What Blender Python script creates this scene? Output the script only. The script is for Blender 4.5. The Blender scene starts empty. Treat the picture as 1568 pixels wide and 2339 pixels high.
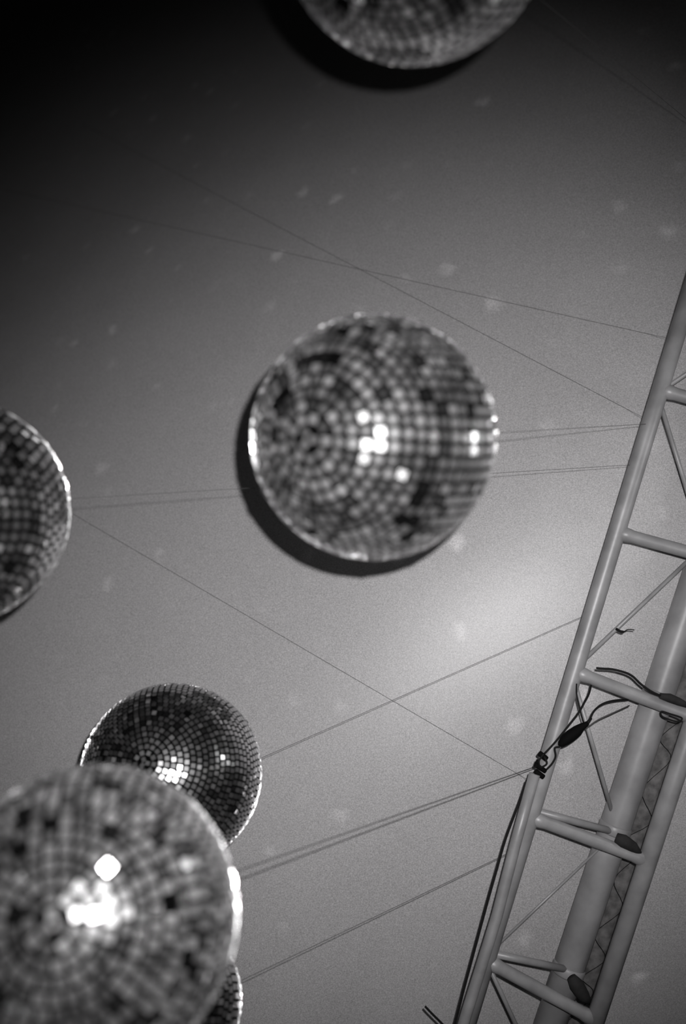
import bpy, bmesh, math, random
from mathutils import Vector, Matrix
random.seed(7)
sc = bpy.context.scene
col = sc.collection

# ------------------------------------------------------------------ camera
FPX, CX, CY = 2274.0, 784.0, 1169.5
CAM = Vector((0, 0, 1.6))
VIEW = Vector((0.519, 0, 0.8548)).normalized()      # looking steeply up
RIGHT = Vector((-0.8548, 0, 0.519)).normalized()    # picture right points to the zenith (camera held upright)
UPC = RIGHT.cross(VIEW).normalized()
cam = bpy.data.cameras.new('camera')
co = bpy.data.objects.new('camera', cam); col.objects.link(co)
M = Matrix((RIGHT, UPC, -VIEW)).transposed().to_4x4(); M.translation = CAM
co.matrix_world = M
cam.sensor_fit = 'VERTICAL'; cam.sensor_height = 36.0; cam.sensor_width = 24.0
cam.lens = 36.0 * FPX / 2339.0
cam.dof.use_dof = True
cam.dof.focus_distance = 1.88
cam.dof.aperture_fstop = 1.55
cam.clip_start = 0.02
sc.camera = co

def cw(x, y, z):            # camera-frame metres (right, up, depth) -> world
    return CAM + RIGHT * x + UPC * y + VIEW * z
def P(px, py, z):           # photograph pixel at a depth -> world
    return cw((px - CX) / FPX * z, -(py - CY) / FPX * z, z)

# ------------------------------------------------------------------ world, lights, exposure
FLASH_POWER = 102.0
w = bpy.data.worlds.new('night'); sc.world = w; w.use_nodes = True
nt = w.node_tree; bg = nt.nodes['Background']
tc = nt.nodes.new('ShaderNodeTexCoord')
vo = nt.nodes.new('ShaderNodeTexVoronoi'); vo.inputs['Scale'].default_value = 7.0  # bright dots added to the world for the mirror tiles to catch
rp = nt.nodes.new('ShaderNodeValToRGB')
rp.color_ramp.elements[0].position = 0.05; rp.color_ramp.elements[0].color = (1, 1, 1, 1)
rp.color_ramp.elements[1].position = 0.14; rp.color_ramp.elements[1].color = (0.001, 0.001, 0.001, 1)
nt.links.new(tc.outputs['Generated'], vo.inputs['Vector'])
nt.links.new(vo.outputs['Distance'], rp.inputs['Fac'])
nt.links.new(rp.outputs['Color'], bg.inputs['Color'])
bg.inputs['Strength'].default_value = 0.1

fl = bpy.data.lights.new('camera_flash', 'SPOT')
fl.energy = FLASH_POWER; fl.shadow_soft_size = 0.009
fl.spot_size = math.radians(71); fl.spot_blend = 1.0
fl.color = (1.0, 0.99, 0.995)
flo = bpy.data.objects.new('camera_flash', fl); col.objects.link(flo)
flo.location = cw(0.044, 0.052, 0.0)
aim = P(830, 1330, 2.0) - flo.location
flo.rotation_euler = aim.to_track_quat('-Z', 'Y').to_euler()

# added unseen light beyond the right edge, for highlights on the balls' rims
wl = bpy.data.lights.new('rim_highlight_light', 'POINT'); wl.energy = 3.0; wl.shadow_soft_size = 0.10
wlo = bpy.data.objects.new('rim_highlight_light', wl); col.objects.link(wlo)
wlo.location = P(2650, 1010, 1.35)
# added unseen point lights above and beside the camera, for glints on the balls
for i, (x, y, z, e_) in enumerate([(1.75, -0.05, 1.0, 1.6), (1.7, 0.0, 0.55, 1.6), (1.5, 0.0, 0.1, 1.4), (1.2, 0.0, -0.4, 1.4), (-1.5, -0.9, 0.7, 1.6), (-1.3, 0.7, 0.1, 1.2), (-1.35, -0.42, 0.8, 1.8), (-0.62, -0.85, 0.45, 1.4)]):
    bl = bpy.data.lights.new('glint_light', 'POINT'); bl.energy = e_ * 0.36; bl.shadow_soft_size = 0.03
    bo = bpy.data.objects.new('glint_light', bl); col.objects.link(bo); bo.location = cw(x, y, z)

sc.view_settings.view_transform = 'Standard'
sc.view_settings.look = 'None'
sc.view_settings.gamma = 1.0
sc.view_settings.use_curve_mapping = False
sc.view_settings.exposure = 0.0

# ------------------------------------------------------------------ helpers
def tag(o, label=None, cat=None, group=None, kind=None):
    if label: o['label'] = label
    if cat: o['category'] = cat
    if group: o['group'] = group
    if kind: o['kind'] = kind
    return o
def obj(name, bm, mat, parent=None, smooth=True):
    me = bpy.data.meshes.new(name)
    bmesh.ops.recalc_face_normals(bm, faces=bm.faces)
    bm.to_mesh(me); bm.free()
    if mat: me.materials.append(mat)
    if smooth:
        for p in me.polygons: p.use_smooth = True
    o = bpy.data.objects.new(name, me); col.objects.link(o)
    if parent:
        o.parent = parent
        pass
    return o
def empty(name, loc, label, cat, group=None):
    o = bpy.data.objects.new(name, None); o.location = loc; o.empty_display_size = 0.05
    col.objects.link(o); tag(o, label, cat, group); return o
def tube(bm, pts, rad, seg=12, cap=True):
    """Swept tube through world points; rad is a number or one per point."""
    n = len(pts); rads = rad if isinstance(rad, (list, tuple)) else [rad] * n
    T = []
    for i in range(n):
        a = pts[max(i - 1, 0)]; b = pts[min(i + 1, n - 1)]
        T.append((b - a).normalized())
    ref = Vector((0, 0, 1)) if abs(T[0].z) < 0.9 else Vector((1, 0, 0))
    u = T[0].cross(ref).normalized(); rings = []
    for i in range(n):
        u = (u - T[i] * u.dot(T[i])).normalized(); v = T[i].cross(u)
        rings.append([bm.verts.new(pts[i] + (u * math.cos(2 * math.pi * k / seg) + v * math.sin(2 * math.pi * k / seg)) * rads[i]) for k in range(seg)])
    for i in range(n - 1):
        for k in range(seg):
            bm.faces.new((rings[i][k], rings[i][(k + 1) % seg], rings[i + 1][(k + 1) % seg], rings[i + 1][k]))
    if cap:
        bm.faces.new(rings[0][::-1]); bm.faces.new(rings[-1])
def rel(pts, o): return [p - o for p in pts]
def smooth_path(pts, k=6):     # Catmull-Rom
    out = []
    n = len(pts)
    for i in range(n - 1):
        p0 = pts[max(i - 1, 0)]; p1 = pts[i]; p2 = pts[i + 1]; p3 = pts[min(i + 2, n - 1)]
        for j in range(k):
            t = j / k
            out.append(0.5 * ((2 * p1) + (p2 - p0) * t + (2 * p0 - 5 * p1 + 4 * p2 - p3) * t * t + (3 * p1 - p0 - 3 * p2 + p3) * t ** 3))
    out.append(pts[-1]); return out

# ------------------------------------------------------------------ materials
def mat(name, color, rough=0.5, metal=0.0, bump=None, mottling=None, spec=0.5):
    m = bpy.data.materials.new(name); m.use_nodes = True
    t = m.node_tree; b = t.nodes['Principled BSDF']
    b.inputs['Base Color'].default_value = (*color, 1); b.inputs['Roughness'].default_value = rough
    b.inputs['Metallic'].default_value = metal; b.inputs['Specular IOR Level'].default_value = spec
    c = t.nodes.new('ShaderNodeTexCoord')
    if mottling:
        sc_, amt = mottling
        n = t.nodes.new('ShaderNodeTexNoise'); n.inputs['Scale'].default_value = sc_; n.inputs['Detail'].default_value = 6
        r = t.nodes.new('ShaderNodeValToRGB')
        r.color_ramp.elements[0].position = 0.3; r.color_ramp.elements[1].position = 0.75
        r.color_ramp.elements[0].color = tuple(x * (1 - amt) for x in color) + (1,)
        r.color_ramp.elements[1].color = tuple(min(1, x * (1 + amt)) for x in color) + (1,)
        t.links.new(c.outputs['Object'], n.inputs['Vector']); t.links.new(n.outputs['Fac'], r.inputs['Fac'])
        t.links.new(r.outputs['Color'], b.inputs['Base Color'])
    if bump:
        n2 = t.nodes.new('ShaderNodeTexNoise'); n2.inputs['Scale'].default_value = bump[0]; n2.inputs['Detail'].default_value = 3
        bu = t.nodes.new('ShaderNodeBump'); bu.inputs['Strength'].default_value = bump[1]; bu.inputs['Distance'].default_value = 0.002
        t.links.new(c.outputs['Object'], n2.inputs['Vector']); t.links.new(n2.outputs['Fac'], bu.inputs['Height'])
        t.links.new(bu.outputs['Normal'], b.inputs['Normal'])
    return m
M_alu = mat('scuffed_aluminium', (0.36, 0.355, 0.36), 0.42, 0.1, bump=(60, 0.15), mottling=(22, 0.22))
M_pole = mat('grey_painted_pole', (0.33, 0.325, 0.33), 0.40, 0.0, bump=(40, 0.2), mottling=(14, 0.3))
M_black = mat('black_rubber', (0.004, 0.0038, 0.0038), 0.8, spec=0.1)
M_cable = mat('black_cable', (0.010, 0.0095, 0.0095), 0.7, spec=0.2)
M_wire = mat('steel_wire', (0.10, 0.098, 0.098), 0.5, 0.3)
M_dark = mat('dark_strip', (0.16, 0.155, 0.155), 0.8, mottling=(60, 0.5), spec=0.1)
M_core = mat('black_ball_core', (0.0015, 0.0015, 0.0015), 0.9, spec=0.05)
M_floor = mat('dark_floor', (0.03, 0.03, 0.03), 0.9, mottling=(3, 0.3))
M_wall = mat('tent_wall', (0.05, 0.05, 0.05), 0.9, mottling=(2, 0.2))

def make_vinyl():
    m = bpy.data.materials.new('tent_vinyl'); m.use_nodes = True
    t = m.node_tree; b = t.nodes['Principled BSDF']; L = t.links.new
    c = t.nodes.new('ShaderNodeTexCoord')
    base = 0.50
    # light spots thrown by the mirror balls, painted into the vinyl colour as pale blotches
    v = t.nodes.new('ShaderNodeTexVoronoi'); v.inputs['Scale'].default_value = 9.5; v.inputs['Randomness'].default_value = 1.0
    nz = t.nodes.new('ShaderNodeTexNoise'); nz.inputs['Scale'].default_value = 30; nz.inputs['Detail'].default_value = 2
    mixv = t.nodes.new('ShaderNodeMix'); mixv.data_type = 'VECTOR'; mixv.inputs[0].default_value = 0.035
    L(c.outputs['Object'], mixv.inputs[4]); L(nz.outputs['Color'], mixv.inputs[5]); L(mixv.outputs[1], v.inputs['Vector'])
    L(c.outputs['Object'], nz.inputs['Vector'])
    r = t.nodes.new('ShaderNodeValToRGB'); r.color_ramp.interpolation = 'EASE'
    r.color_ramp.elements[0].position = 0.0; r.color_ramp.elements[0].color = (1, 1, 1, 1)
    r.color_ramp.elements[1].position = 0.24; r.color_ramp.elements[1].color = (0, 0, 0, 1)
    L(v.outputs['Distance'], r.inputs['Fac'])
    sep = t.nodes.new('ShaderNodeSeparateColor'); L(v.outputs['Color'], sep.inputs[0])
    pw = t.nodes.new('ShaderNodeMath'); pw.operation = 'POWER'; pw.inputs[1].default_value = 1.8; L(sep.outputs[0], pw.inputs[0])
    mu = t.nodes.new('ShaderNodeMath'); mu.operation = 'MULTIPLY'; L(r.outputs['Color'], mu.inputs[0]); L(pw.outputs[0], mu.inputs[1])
    # broad unevenness
    n1 = t.nodes.new('ShaderNodeTexNoise'); n1.inputs['Scale'].default_value = 5; n1.inputs['Detail'].default_value = 6
    L(c.outputs['Object'], n1.inputs['Vector'])
    m1 = t.nodes.new('ShaderNodeMath'); m1.operation = 'MULTIPLY_ADD'; m1.inputs[1].default_value = 0.16; m1.inputs[2].default_value = 0.92
    L(n1.outputs['Fac'], m1.inputs[0])
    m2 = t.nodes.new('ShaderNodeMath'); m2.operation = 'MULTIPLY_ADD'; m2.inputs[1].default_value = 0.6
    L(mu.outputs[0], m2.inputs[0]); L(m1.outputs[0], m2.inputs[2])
    # tiny dark specks of dirt
    v2 = t.nodes.new('ShaderNodeTexVoronoi'); v2.inputs['Scale'].default_value = 11
    L(c.outputs['Object'], v2.inputs['Vector'])
    s2 = t.nodes.new('ShaderNodeSeparateColor'); L(v2.outputs['Color'], s2.inputs[0])
    th = t.nodes.new('ShaderNodeMath'); th.operation = 'MULTIPLY'; th.inputs[1].default_value = 0.045
    p2 = t.nodes.new('ShaderNodeMath'); p2.operation = 'POWER'; p2.inputs[1].default_value = 3; L(s2.outputs[1], p2.inputs[0]); L(p2.outputs[0], th.inputs[0])
    lt = t.nodes.new('ShaderNodeMath'); lt.operation = 'LESS_THAN'; L(v2.outputs['Distance'], lt.inputs[0]); L(th.outputs[0], lt.inputs[1])
    m3 = t.nodes.new('ShaderNodeMath'); m3.operation = 'MULTIPLY_ADD'; m3.inputs[1].default_value = -0.35
    L(lt.outputs[0], m3.inputs[0]); L(m2.outputs[0], m3.inputs[2])
    m4 = t.nodes.new('ShaderNodeMath'); m4.operation = 'MULTIPLY'; m4.inputs[1].default_value = base; L(m3.outputs[0], m4.inputs[0])
    # coarse weave grain
    g = t.nodes.new('ShaderNodeTexNoise'); g.inputs['Scale'].default_value = 420; g.inputs['Detail'].default_value = 2
    L(c.outputs['Object'], g.inputs['Vector'])
    g1 = t.nodes.new('ShaderNodeMath'); g1.operation = 'MULTIPLY_ADD'; g1.inputs[1].default_value = 1.4; g1.inputs[2].default_value = 0.3
    L(g.outputs['Fac'], g1.inputs[0])
    m5 = t.nodes.new('ShaderNodeMath'); m5.operation = 'MULTIPLY'; L(m4.outputs[0], m5.inputs[0]); L(g1.outputs[0], m5.inputs[1])
    cc = t.nodes.new('ShaderNodeCombineColor')
    for i, k in enumerate((1.0, 0.975, 0.985)):
        q = t.nodes.new('ShaderNodeMath'); q.operation = 'MULTIPLY'; q.inputs[1].default_value = k; L(m5.outputs[0], q.inputs[0]); L(q.outputs[0], cc.inputs[i])
    L(cc.outputs[0], b.inputs['Base Color'])
    b.inputs['Roughness'].default_value = 0.42
    b.inputs['Specular IOR Level'].default_value = 0.75
    bu = t.nodes.new('ShaderNodeBump'); bu.inputs['Strength'].default_value = 0.1; bu.inputs['Distance'].default_value = 0.01
    n3 = t.nodes.new('ShaderNodeTexNoise'); n3.inputs['Scale'].default_value = 4; n3.inputs['Detail'].default_value = 3
    L(c.outputs['Object'], n3.inputs['Vector']); L(n3.outputs['Fac'], bu.inputs['Height']); L(bu.outputs['Normal'], b.inputs['Normal'])
    return m
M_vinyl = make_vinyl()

def make_mirror():
    m = bpy.data.materials.new('mirror_tile'); m.use_nodes = True
    t = m.node_tree; L = t.links.new
    for n in list(t.nodes): t.nodes.remove(n)
    out = t.nodes.new('ShaderNodeOutputMaterial')
    at = t.nodes.new('ShaderNodeAttribute'); at.attribute_name = 'dust'
    g1 = t.nodes.new('ShaderNodeBsdfGlossy'); g1.inputs['Roughness'].default_value = 0.15; g1.inputs['Color'].default_value = (0.72, 0.71, 0.72, 1)
    g2 = t.nodes.new('ShaderNodeBsdfGlossy'); g2.inputs['Roughness'].default_value = 0.27; g2.inputs['Color'].default_value = (0.7, 0.7, 0.7, 1)
    df = t.nodes.new('ShaderNodeBsdfDiffuse'); df.inputs['Color'].default_value = (0.6, 0.59, 0.595, 1)
    mx = t.nodes.new('ShaderNodeMixShader'); mx.inputs[0].default_value = 0.55
    L(g1.outputs[0], mx.inputs[1]); L(g2.outputs[0], mx.inputs[2])
    mu = t.nodes.new('ShaderNodeMath'); mu.operation = 'MULTIPLY'; mu.inputs[1].default_value = 0.32; L(at.outputs['Fac'], mu.inputs[0])
    m2 = t.nodes.new('ShaderNodeMixShader'); L(mu.outputs[0], m2.inputs[0]); L(mx.outputs[0], m2.inputs[1]); L(df.outputs[0], m2.inputs[2])
    L(m2.outputs[0], out.inputs['Surface'])
    return m
M_mirror = make_mirror()

# ------------------------------------------------------------------ structure: swagged tent roof, floor, side wall
X0, Y0, Z0 = 0.28, -0.24, 1.98
def zc(X, Y):
    u = -0.6 * (X - X0) + 0.8 * (Y - Y0); v = 0.8 * (X - X0) + 0.6 * (Y - Y0)
    def q(s, a, lim):
        if s < 0: a = 0.26 if a > 0.1 else 0.02
        s = abs(s); return a * s * s if s < lim else a * lim * lim + 2 * a * lim * (s - lim)
    return Z0 - 0.143 * (X - X0) + 0.124 * (Y - Y0) + q(u, 0.30, 1.4) + q(v, 0.02, 2.5)
def ceil_depth(px, py):
    z = 2.0
    for _ in range(60): z = 0.6 * z + 0.4 * zc((px - CX) / FPX * z, -(py - CY) / FPX * z)
    return z
bm = bmesh.new(); N = 120; rows = []
for i in range(N + 1):
    r_ = []
    for j in range(N + 1):
        X = -3.0 + 6.5 * i / N; Y = -4.0 + 8.0 * j / N
        r_.append(bm.verts.new(cw(X, Y, zc(X, Y))))
    rows.append(r_)
for i in range(N):
    for j in range(N):
        bm.faces.new((rows[i][j], rows[i + 1][j], rows[i + 1][j + 1], rows[i][j + 1]))
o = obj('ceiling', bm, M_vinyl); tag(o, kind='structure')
sm = o.modifiers.new('thickness', 'SOLIDIFY'); sm.thickness = 0.002; sm.offset = 0

bm = bmesh.new(); bmesh.ops.create_grid(bm, x_segments=4, y_segments=4, size=9)
tag(obj('floor', bm, M_floor, smooth=False), kind='structure')

# ------------------------------------------------------------------ mirror balls
def sphere_pole(C, r, px, py):   # where the ray of a pixel meets the ball, as a direction from its centre
    d = (P(px, py, 1.0) - CAM).normalized(); oc = CAM - C
    b = d.dot(oc); disc = b * b - (oc.length_squared - r * r)
    t = -b - math.sqrt(max(disc, 0)); return ((CAM + d * t) - C).normalized()

def ball(cx, cy, R, r, nrows, pole, label, seed, jitter=1.8, dust=1.0):
    rng = random.Random(seed)
    z = r * FPX / R
    C = P(cx, cy, z)
    down = sphere_pole(C, r, *pole)
    e = bpy.data.objects.new('mirror_ball', None); e.location = C; e.empty_display_size = r
    q = (-down).to_track_quat('Z', 'Y'); e.rotation_mode = 'QUATERNION'; e.rotation_quaternion = q
    col.objects.link(e); tag(e, label, 'mirror ball', 'mirror balls hanging under the tent roof')
    bm = bmesh.new(); bmesh.ops.create_uvsphere(bm, u_segments=64, v_segments=32, radius=r * 0.985)
    obj('core', bm, M_core, e)
    bm = bmesh.new(); lay = bm.verts.layers.float_color.new('dust')
    s = math.pi * r / nrows
    h = s * 0.35
    for k in range(nrows):
        th = math.pi * (k + 0.5) / nrows
        if th < 0.05: continue
        n = max(3, int(round(2 * math.pi * math.sin(th) * r / s)))
        off = 0.3
        rowtilt = rng.gauss(0, 0.02)
        for i in range(n):
            ph = off + 2 * math.pi * i / n
            nrm = Vector((math.sin(th) * math.cos(ph), math.sin(th) * math.sin(ph), math.cos(th)))
            tu = Vector((-math.sin(ph), math.cos(ph), 0)); tv = nrm.cross(tu)
            if rng.random() < 0.004: continue
            jn = (nrm + tu * rng.gauss(0, math.radians(jitter)) + tv * (rowtilt + rng.gauss(0, math.radians(jitter)))).normalized()
            if rng.random() < 0.08: jn = (jn + tu * rng.gauss(0, 0.16) + tv * rng.gauss(0, 0.16)).normalized()
            a = (tu - jn * tu.dot(jn)).normalized(); b = jn.cross(a)
            c = nrm * r
            hh = min(h, math.pi * math.sin(th) * r / n * 0.71) if n > 3 else h * 0.9
            dv = min(1.0, max(0.0, rng.gauss(0.42, 0.26))) * dust
            if rng.random() < 0.06: dv = min(1, dv * 3)
            vs = []
            for lvl in (-0.0022, 0.0):
                for sa, sb in ((-1, -1), (1, -1), (1, 1), (-1, 1)):
                    vv = bm.verts.new(c + a * (hh * sa) + b * (h * sb) + jn * lvl); vv[lay] = (dv, dv, dv, 1); vs.append(vv)
            bm.faces.new(vs[4:8])
            for q4 in ((0, 1, 5, 4), (1, 2, 6, 5), (2, 3, 7, 6), (3, 0, 4, 7)):
                bm.faces.new([vs[x] for x in q4])
    obj('mirror_tiles', bm, M_mirror, e, smooth=False)
    # hanging cap with its eye on top
    bm = bmesh.new()
    tube(bm, [Vector((0, 0, r * 0.97)), Vector((0, 0, r * 1.02)), Vector((0, 0, r * 1.06))], [r * 0.2, r * 0.2, r * 0.14], 24)
    obj('top_cap', bm, M_alu, e)
    bm = bmesh.new()
    tube(bm, [Vector((math.cos(a) * r * .07, 0, r * 1.12 + math.sin(a) * r * .07)) for a in [2 * math.pi * i / 20 for i in range(21)]], r * 0.014, 8)
    obj('hanging_ring', bm, M_alu, e)
    return C, C - down * r * 1.19

B_mid = ball(853, 1000, 279, 0.150, 31, (703, 1003), 'whole mirror ball in the middle of the picture with a black crescent shadow', 3)
B_front = ball(205, 2095, 338, 0.150, 33, (120, 2110), 'large mirror ball at the bottom left, in front of two others', 11, jitter=2.3, dust=1.5)
B_small = ball(393, 1768, 205, 0.150, 47, (330, 1742), 'fine-tiled small mirror ball partly hidden behind the top of the big bottom left one', 5, jitter=2.2, dust=0.35)
B_left = ball(-106, 1168, 258, 0.150, 33, (-170, 1185), 'mirror ball cut off by the left edge of the picture', 8, dust=0.5)
B_top = ball(952, -196, 318, 0.150, 33, (860, -230), 'mirror ball cut off by the top edge, with the widest black shadow', 21, dust=0.8)
B_hid = ball(372, 2290, 180, 0.120, 31, (300, 2290), 'mirror ball almost hidden behind the right side of the big bottom left one', 14, dust=0.35)

# ------------------------------------------------------------------ truss under the roof
def lx(y): return 1588 - 0.3044 * (y - 631)            # chord A axis in the photograph
def bx(y): return 1560 - 0.329 * (y - 1725)            # chord B
def cx_(y): return 1520 - 0.3286 * (y - 1543)          # thick pole behind
def line3(fx, y0, y1, gap0, gap1):
    ya, yb = 640, 2339
    da = 1 / (ceil_depth(fx(ya), ya) - gap0); db = 1 / (ceil_depth(fx(yb), yb) - gap1)
    inv = lambda y: da + (db - da) * (y - ya) / (yb - ya)
    k = 0.0
    for y in range(400, 2500, 60):
        need = 1 / (ceil_depth(fx(y), y) - gap0) - inv(y); k = max(k, need)
    a = P(fx(y0), y0, 1 / (inv(y0) + k)); b = P(fx(y1), y1, 1 / (inv(y1) + k))
    print('line', k, [(y, round(1 / (inv(y) + k), 3), round(ceil_depth(fx(y), y), 3)) for y in (250, 640, 1200, 1700, 2339, 2650)])
    return a, b
def on(line, fx, y):       # point of a 3D line seen at photo height y
    a, b = line
    lo, hi = 0.0, 1.0
    for _ in range(50):
        m_ = (lo + hi) / 2; p = a.lerp(b, m_); d = p - CAM; py = CY - d.dot(UPC) / d.dot(VIEW) * FPX
        if py < y: lo = m_
        else: hi = m_
    return a.lerp(b, (lo + hi) / 2)
A3 = line3(lx, 400, 2500, 0.12, 0.12); B3 = line3(bx, 400, 2500, 0.12, 0.12); C3 = line3(cx_, 400, 2500, 0.05, 0.05)
def A(y): return on(A3, lx, y)
def B(y): return on(B3, bx, y)
def Cc(y): return on(C3, cx_, y)
pxm = 1.84 / FPX
base = A(1170)
T = empty('roof_truss', base, 'pale metal ladder truss running down the right side under the tent roof', 'truss')
def tpart(name, pts, rad, m=M_alu, seg=16, parent=None):
    bm = bmesh.new(); tube(bm, rel(pts, base), rad, seg); return obj(name, bm, m, parent or T)
tpart('chord', [A3[0], A(1000), A(1700), A3[1]], 19.5 * pxm, seg=28)
tpart('chord', [B3[0], B(1000), B(1700), B3[1]], 21 * pxm, seg=28)
rungs = [(560, 600), (890, 975), (1216, 1296), (1534, 1640), (1866, 1966), (2194, 2330)]
for ya, yb in rungs:
    a, b = A(ya), B(yb)
    d = (b - a).normalized()
    rr = 14.5 * pxm
    tpart('rung', [a, a + d * 0.022, a + d * 0.03, b - d * 0.03, b - d * 0.022, b], [rr * 1.28, rr * 1.12, rr, rr, rr * 1.12, rr * 1.28], seg=20)
for ya, yc in [(1850, 1900), (2176, 2215)]:
    tpart('brace', [A(ya), Cc(yc) + (CAM - Cc(yc)).normalized() * 0.02], 8.5 * pxm)
for ya, yc in [(1545, 1885), (1525, 1235), (905, 1260), (895, 700), (2195, 2440), (2178, 1910)]:
    a = A(ya); c = Cc(yc)
    thin = 3.0 if (ya, yc) == (2178, 1910) else 5.0
    tpart('tie_rod', [a, c + (CAM - c).normalized() * 0.01], thin * pxm, seg=10)

PB = empty('roof_pole', Cc(1170), 'thick grey round pole running behind the truss rungs', 'pole')
bm = bmesh.new(); tube(bm, rel([C3[0], Cc(1200), Cc(1900), C3[1]], PB.location), 36 * pxm, 40); obj('shaft', bm, M_pole, PB)
for y in (1590, 1893, 2215):
    bm = bmesh.new(); p = Cc(y); d = (C3[1] - C3[0]).normalized()
    tube(bm, rel([p - d * 0.010, p - d * 0.007, p + d * 0.007, p + d * 0.010], PB.location), [36 * pxm, 38.2 * pxm, 38.2 * pxm, 36 * pxm], 40)
    obj('collar', bm, M_pole, PB)

# dark tapered ovals between pole, rung and outer chord
def oval(pts, rad, label):
    p0 = pts[0]; bm = bmesh.new(); tube(bm, rel(pts, p0), rad, 16)
    o = obj('dark_oval', bm, M_oval); o.location = p0; tag(o, label, 'oval', 'dark ovals at the truss joints'); return o
M_oval = mat('dark_oval_grey', (0.035, 0.034, 0.034), 0.8, mottling=(50, 0.3), spec=0.15)
def pz(x, y, dz): return P(x, y, ceil_depth(x, y) - dz)
oval([pz(1408, 1913, .135), pz(1425, 1921, .14), pz(1448, 1935, .14), pz(1464, 1949, .14)], [11 * pxm, 15 * pxm, 12 * pxm, 4 * pxm], 'dark oval above the second rung from the bottom, beside the pole')
oval([pz(1306, 2232, .145), pz(1318, 2250, .15), pz(1333, 2274, .15), pz(1350, 2292, .15)], [11 * pxm, 17 * pxm, 15 * pxm, 5 * pxm], 'dark oval above the lowest rung, beside the pole')
oval([pz(1508, 1589, .14), pz(1530, 1594, .14), pz(1552, 1603, .14), pz(1575, 1613, .14)], [6 * pxm, 10 * pxm, 9 * pxm, 5 * pxm], 'dark oval on top of the rung near the right edge')

# dark grey strip between pole and outer chord, cord zigzagging over it
def strip_pts(y):
    a = cx_(y) + 33; b = bx(y) - 14
    return a, b
bm = bmesh.new(); p0 = pz(1500, 1800, .03); ring = []
for i in range(26):
    y = 1500 + i * 36
    xa, xb = strip_pts(y); wv = 3 * math.sin(i * 1.7)
    ring.append([bm.verts.new(pz(xa + wv, y, .020) - p0), bm.verts.new(pz((xa + xb) / 2, y + 8, .026 + .004 * math.sin(i * 2.3)) - p0), bm.verts.new(pz(xb + wv, y, .020) - p0)])
for i in range(25):
    for k in range(2): bm.faces.new((ring[i][k], ring[i][k + 1], ring[i + 1][k + 1], ring[i + 1][k]))
strip_obj = obj('gap_strip', bm, M_dark); strip_obj.location = p0
md = strip_obj.modifiers.new('thickness', 'SOLIDIFY'); md.thickness = 0.003
E = empty('lacing_cord', pz(1500, 1700, .05), 'thin dark cord zigzagging over the dark strip beside the outer chord', 'cord')
bm = bmesh.new(); pts = []
for i in range(14):
    y = 1640 + i * 54 + 14 * math.sin(i * 5.1); xa, xb = strip_pts(y); xs = xa + 2 if i % 2 else xb - 8
    pts.append(pz(xs + 3 * math.sin(i * 3.1), y + 6 * math.sin(i * 1.9), .045))
tube(bm, rel(smooth_path(pts, 5), E.location), 0.7 * pxm, 6); obj('cord', bm, M_cable, E)
bm = bmesh.new()
tube(bm, rel([pz(strip_pts(y)[0], y, .045) for y in range(1620, 2420, 40)], E.location), 2.0 * pxm, 6); obj('cord', bm, M_cable, E)
tag(strip_obj, 'dark grey strip filling the gap between pole and outer chord', 'netting')

# conduit tube clamped along the lower half of chord A
def single(name, pts, rad, m, label, cat, group=None, seg=12):
    p0 = pts[0].copy(); bm = bmesh.new(); tube(bm, rel(pts, p0), rad, seg); o = obj(name, bm, m); o.location = p0
    return tag(o, label, cat, group)
def fa(x, y, off=0.0):      # a point in front of chord A plane, by off metres
    p = A(y); d = (p - CAM).dot(VIEW); return P(x, y, d - off)
single('conduit', [fa(1222, 1768, .026), fa(1180, 1920, .026), fa(1136, 2092, .026), fa(1108, 2182, .026), fa(1068, 2310, .026), fa(1030, 2440, .026)], 12.5 * pxm, M_alu,
       'thin pale conduit tube on the lower left side of the truss, below the black clamp', 'tube', seg=20)
single('black_cable', smooth_path([fa(1204, 1782, .01), fa(1190, 1825, .012), fa(1172, 1872, .014), fa(1153, 1925, .014), fa(1136, 1985, .014), fa(1116, 2055, .014), fa(1081, 2184, .014), fa(1060, 2262, .014), fa(1040, 2339, .014), fa(1010, 2440, .014)]), 2.6 * pxm, M_cable,
       'thin black cable running down along the outer left side of the truss', 'cable')
single('black_cable', smooth_path([pz(972, 2299, .2), pz(985, 2313, .2), pz(1010, 2338, .2), pz(1050, 2380, .2), fa(1062, 2420, .03)]), 2.6 * pxm, M_cable,
       'short black cable end sticking out left of the truss at the bottom edge', 'cable')

# black clamp with its tapered plug
KE = empty('cable_clamp', fa(1238, 1748, .03), 'small black band clamp wrapped around the truss where the thick wire is tied', 'clamp')
def band(name, x, y, ax, ay, half, rad, m=M_black):
    c = fa(x, y, .024)
    e = fa(x + ax, y + ay, .024); d = (e - c).normalized()
    bm = bmesh.new(); tube(bm, rel([c - d * half, c - d * half * .9, c + d * half * .9, c + d * half], KE.location), [rad * .8, rad, rad, rad * .8], 10)
    return obj(name, bm, m, KE)
band('clamp_block', 1241, 1727, 12, 10, 11.5 * pxm, 6.5 * pxm)
band('band', 1235, 1754, 14, 9, 15 * pxm, 5.5 * pxm)
band('band', 1233, 1768, 12, 9, 12.5 * pxm, 6.0 * pxm)
band('bolt', 1228, 1740, 4, -8, 5 * pxm, 4 * pxm)
bm = bmesh.new(); tube(bm, rel(smooth_path([fa(1243, 1722, .03), fa(1232, 1738, .035), fa(1236, 1752, .03), fa(1250, 1744, .035), fa(1244, 1728, .03)]), KE.location), 2.2 * pxm, 8); obj('wire_loop', bm, M_cable, KE)
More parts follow.
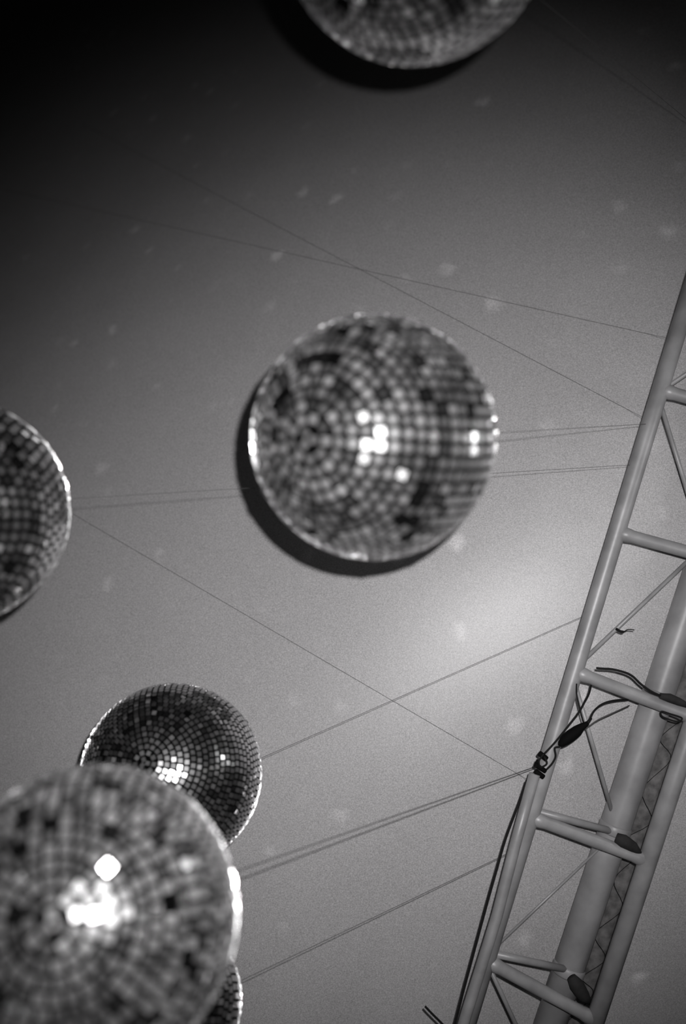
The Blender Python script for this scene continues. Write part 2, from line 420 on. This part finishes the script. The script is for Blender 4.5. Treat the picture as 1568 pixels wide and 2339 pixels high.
bm = bmesh.new(); tube(bm, rel(smooth_path([fa(1250, 1757, .03), fa(1262, 1744, .034), fa(1270, 1728, .036), fa(1268, 1712, .036), fa(1270, 1707, .036), fa(1280, 1706, .036)]), KE.location), 2.2 * pxm, 8); obj('hook', bm, M_cable, KE)

PL = empty('cable_connector', fa(1310, 1676, .03), 'black tapered cable connector hanging aslant beside the truss', 'connector')
bm = bmesh.new()
path = [(1279, 1704, 4), (1282, 1700, 8), (1292, 1690, 12.5), (1305, 1680, 13.5), (1320, 1669, 12.5), (1330, 1660, 8.5), (1340, 1654, 6), (1344, 1651, 4.5)]
tube(bm, rel([fa(x, y, .036) for x, y, _ in path], PL.location), [r_ * pxm for _, _, r_ in path], 18); obj('body', bm, M_black, PL)
bm = bmesh.new(); tube(bm, rel([fa(1337, 1656, .036), fa(1345, 1649, .036), fa(1352, 1640, .034)], PL.location), [5 * pxm, 4 * pxm, 2.5 * pxm], 10); obj('strain_relief', bm, M_cable, PL)

single('black_cable', smooth_path([fa(1350, 1640, .034), fa(1358, 1624, .03), fa(1372, 1611, .02), fa(1390, 1603, .015), fa(1412, 1599, .0), fa(1436, 1597, -.02), fa(1450, 1590, -.05)]), 2.2 * pxm, M_cable,
       'thin black cable arching from the tapered connector up to the rung', 'cable')
single('black_cable', smooth_path([fa(1244, 1722, .03), fa(1270, 1694, .03), fa(1300, 1657, .03), fa(1322, 1629, .03), fa(1334, 1608, .025), fa(1346, 1585, .01), fa(1352, 1560, -.02)]), 2.3 * pxm, M_cable,
       'thin black cable running from the clamp up between chord and rung', 'cable')
single('black_cable', smooth_path([fa(1363, 1526, .03), fa(1372, 1527, .032), fa(1400, 1529, .034), fa(1428, 1536, .036), fa(1446, 1545, .036), fa(1464, 1562, .036), fa(1486, 1578, .036), fa(1508, 1588, .034), fa(1530, 1591, .02)]), 2.7 * pxm, M_cable,
       'black cable lying in a loose curve above the rung at the right edge', 'cable')
single('thin_cord', smooth_path([fa(1340, 1664, .03), fa(1366, 1645, .02), fa(1400, 1629, .01), fa(1438, 1612, -.02)]), 1.5 * pxm, M_wire,
       'thin grey cord running from the connector to the underside of the rung', 'cord')
single('thin_cord', smooth_path([fa(1318, 1562, .02), fa(1318, 1584, .03), fa(1324, 1612, .034), fa(1331, 1640, .034), fa(1338, 1660, .03)]), 1.5 * pxm, M_cable,
       'thin dark cord dropping from the truss joint to the connector', 'cord')
single('wire_loop', smooth_path([fa(1510, 1630, .03), fa(1516, 1638, .03), fa(1545, 1648, .03), fa(1556, 1646, .03), fa(1557, 1639, .03), fa(1530, 1630, .03), fa(1513, 1625, .03), fa(1510, 1630, .03)]), 1.9 * pxm, M_cable,
       'flat black wire loop hanging under the rung at the right edge', 'loop')
single('wire_tie', smooth_path([fa(1408, 1436, .0), fa(1416, 1441, .006), fa(1425, 1443, .006), fa(1436, 1438, .006), fa(1450, 1439, .006)]), [1.2 * pxm] + [3.0 * pxm] * 12 + [1.2 * pxm] * 12, M_cable,
       'short twisted wire tie knotted on the slanting tie rod', 'wire tie')

# ------------------------------------------------------------------ suspension wires
G = 'thin wires strung under the tent roof'
def wire(a, b, rad, label, sag=0.0):
    n = 12
    pts = [a.lerp(b, i / n) + Vector((0, 0, -sag * 4 * (i / n) * (1 - i / n))) for i in range(n + 1)]
    single('hanging_wire', pts, rad, M_wire, label, 'wire', G, seg=6)
wire(B_mid[1], A(968), .5 * pxm, 'thin wire running from the middle mirror ball to the truss')
wire(B_left[1], A(1061), .45 * pxm, 'thin wire passing behind the middle ball to the truss')
wire(B_small[1], A(1398), .5 * pxm, 'thin wire running from the small fine-tiled ball to the truss')
wire(B_front[1], fa(1228, 1750, .03), 1.15 * pxm, 'darker wire running from the big bottom left ball to the black clamp')
wire(B_hid[1], A(1935), .65 * pxm, 'thin wire meeting the truss below the clamp, from the hidden ball')
wire(B_top[1], pz(1640, 330, .05), .5 * pxm, 'thin wire rising from the top ball to the roof at the right')
def roof_cord(x0, y0, x1, y1, rad, label):
    pts = [pz(x0 + (x1 - x0) * i / 24, y0 + (y1 - y0) * i / 24, .012) for i in range(24)]
    pts.append(A(y1))
    single('taut_line', pts, rad, M_wire, label, 'cord', 'faint cords running along the roof fabric', seg=6)
roof_cord(190, 284, 1486, 962, .4 * pxm, 'faint long cord slanting along the roof from the upper left corner to the truss')
roof_cord(10, 433, 1542, 776, .4 * pxm, 'faint cord on the roof meeting the truss nearest its upper end')
roof_cord(20, 1088, 1232, 1796, .42 * pxm, 'faint cord slanting down on the roof from the left ball to the truss clamp')
print('CEIL', [round(ceil_depth(*p), 2) for p in ((0, 0), (784, 0), (1568, 0), (852, 1000), (0, 1170), (1568, 1170), (0, 2339), (784, 2339), (1568, 2339))])
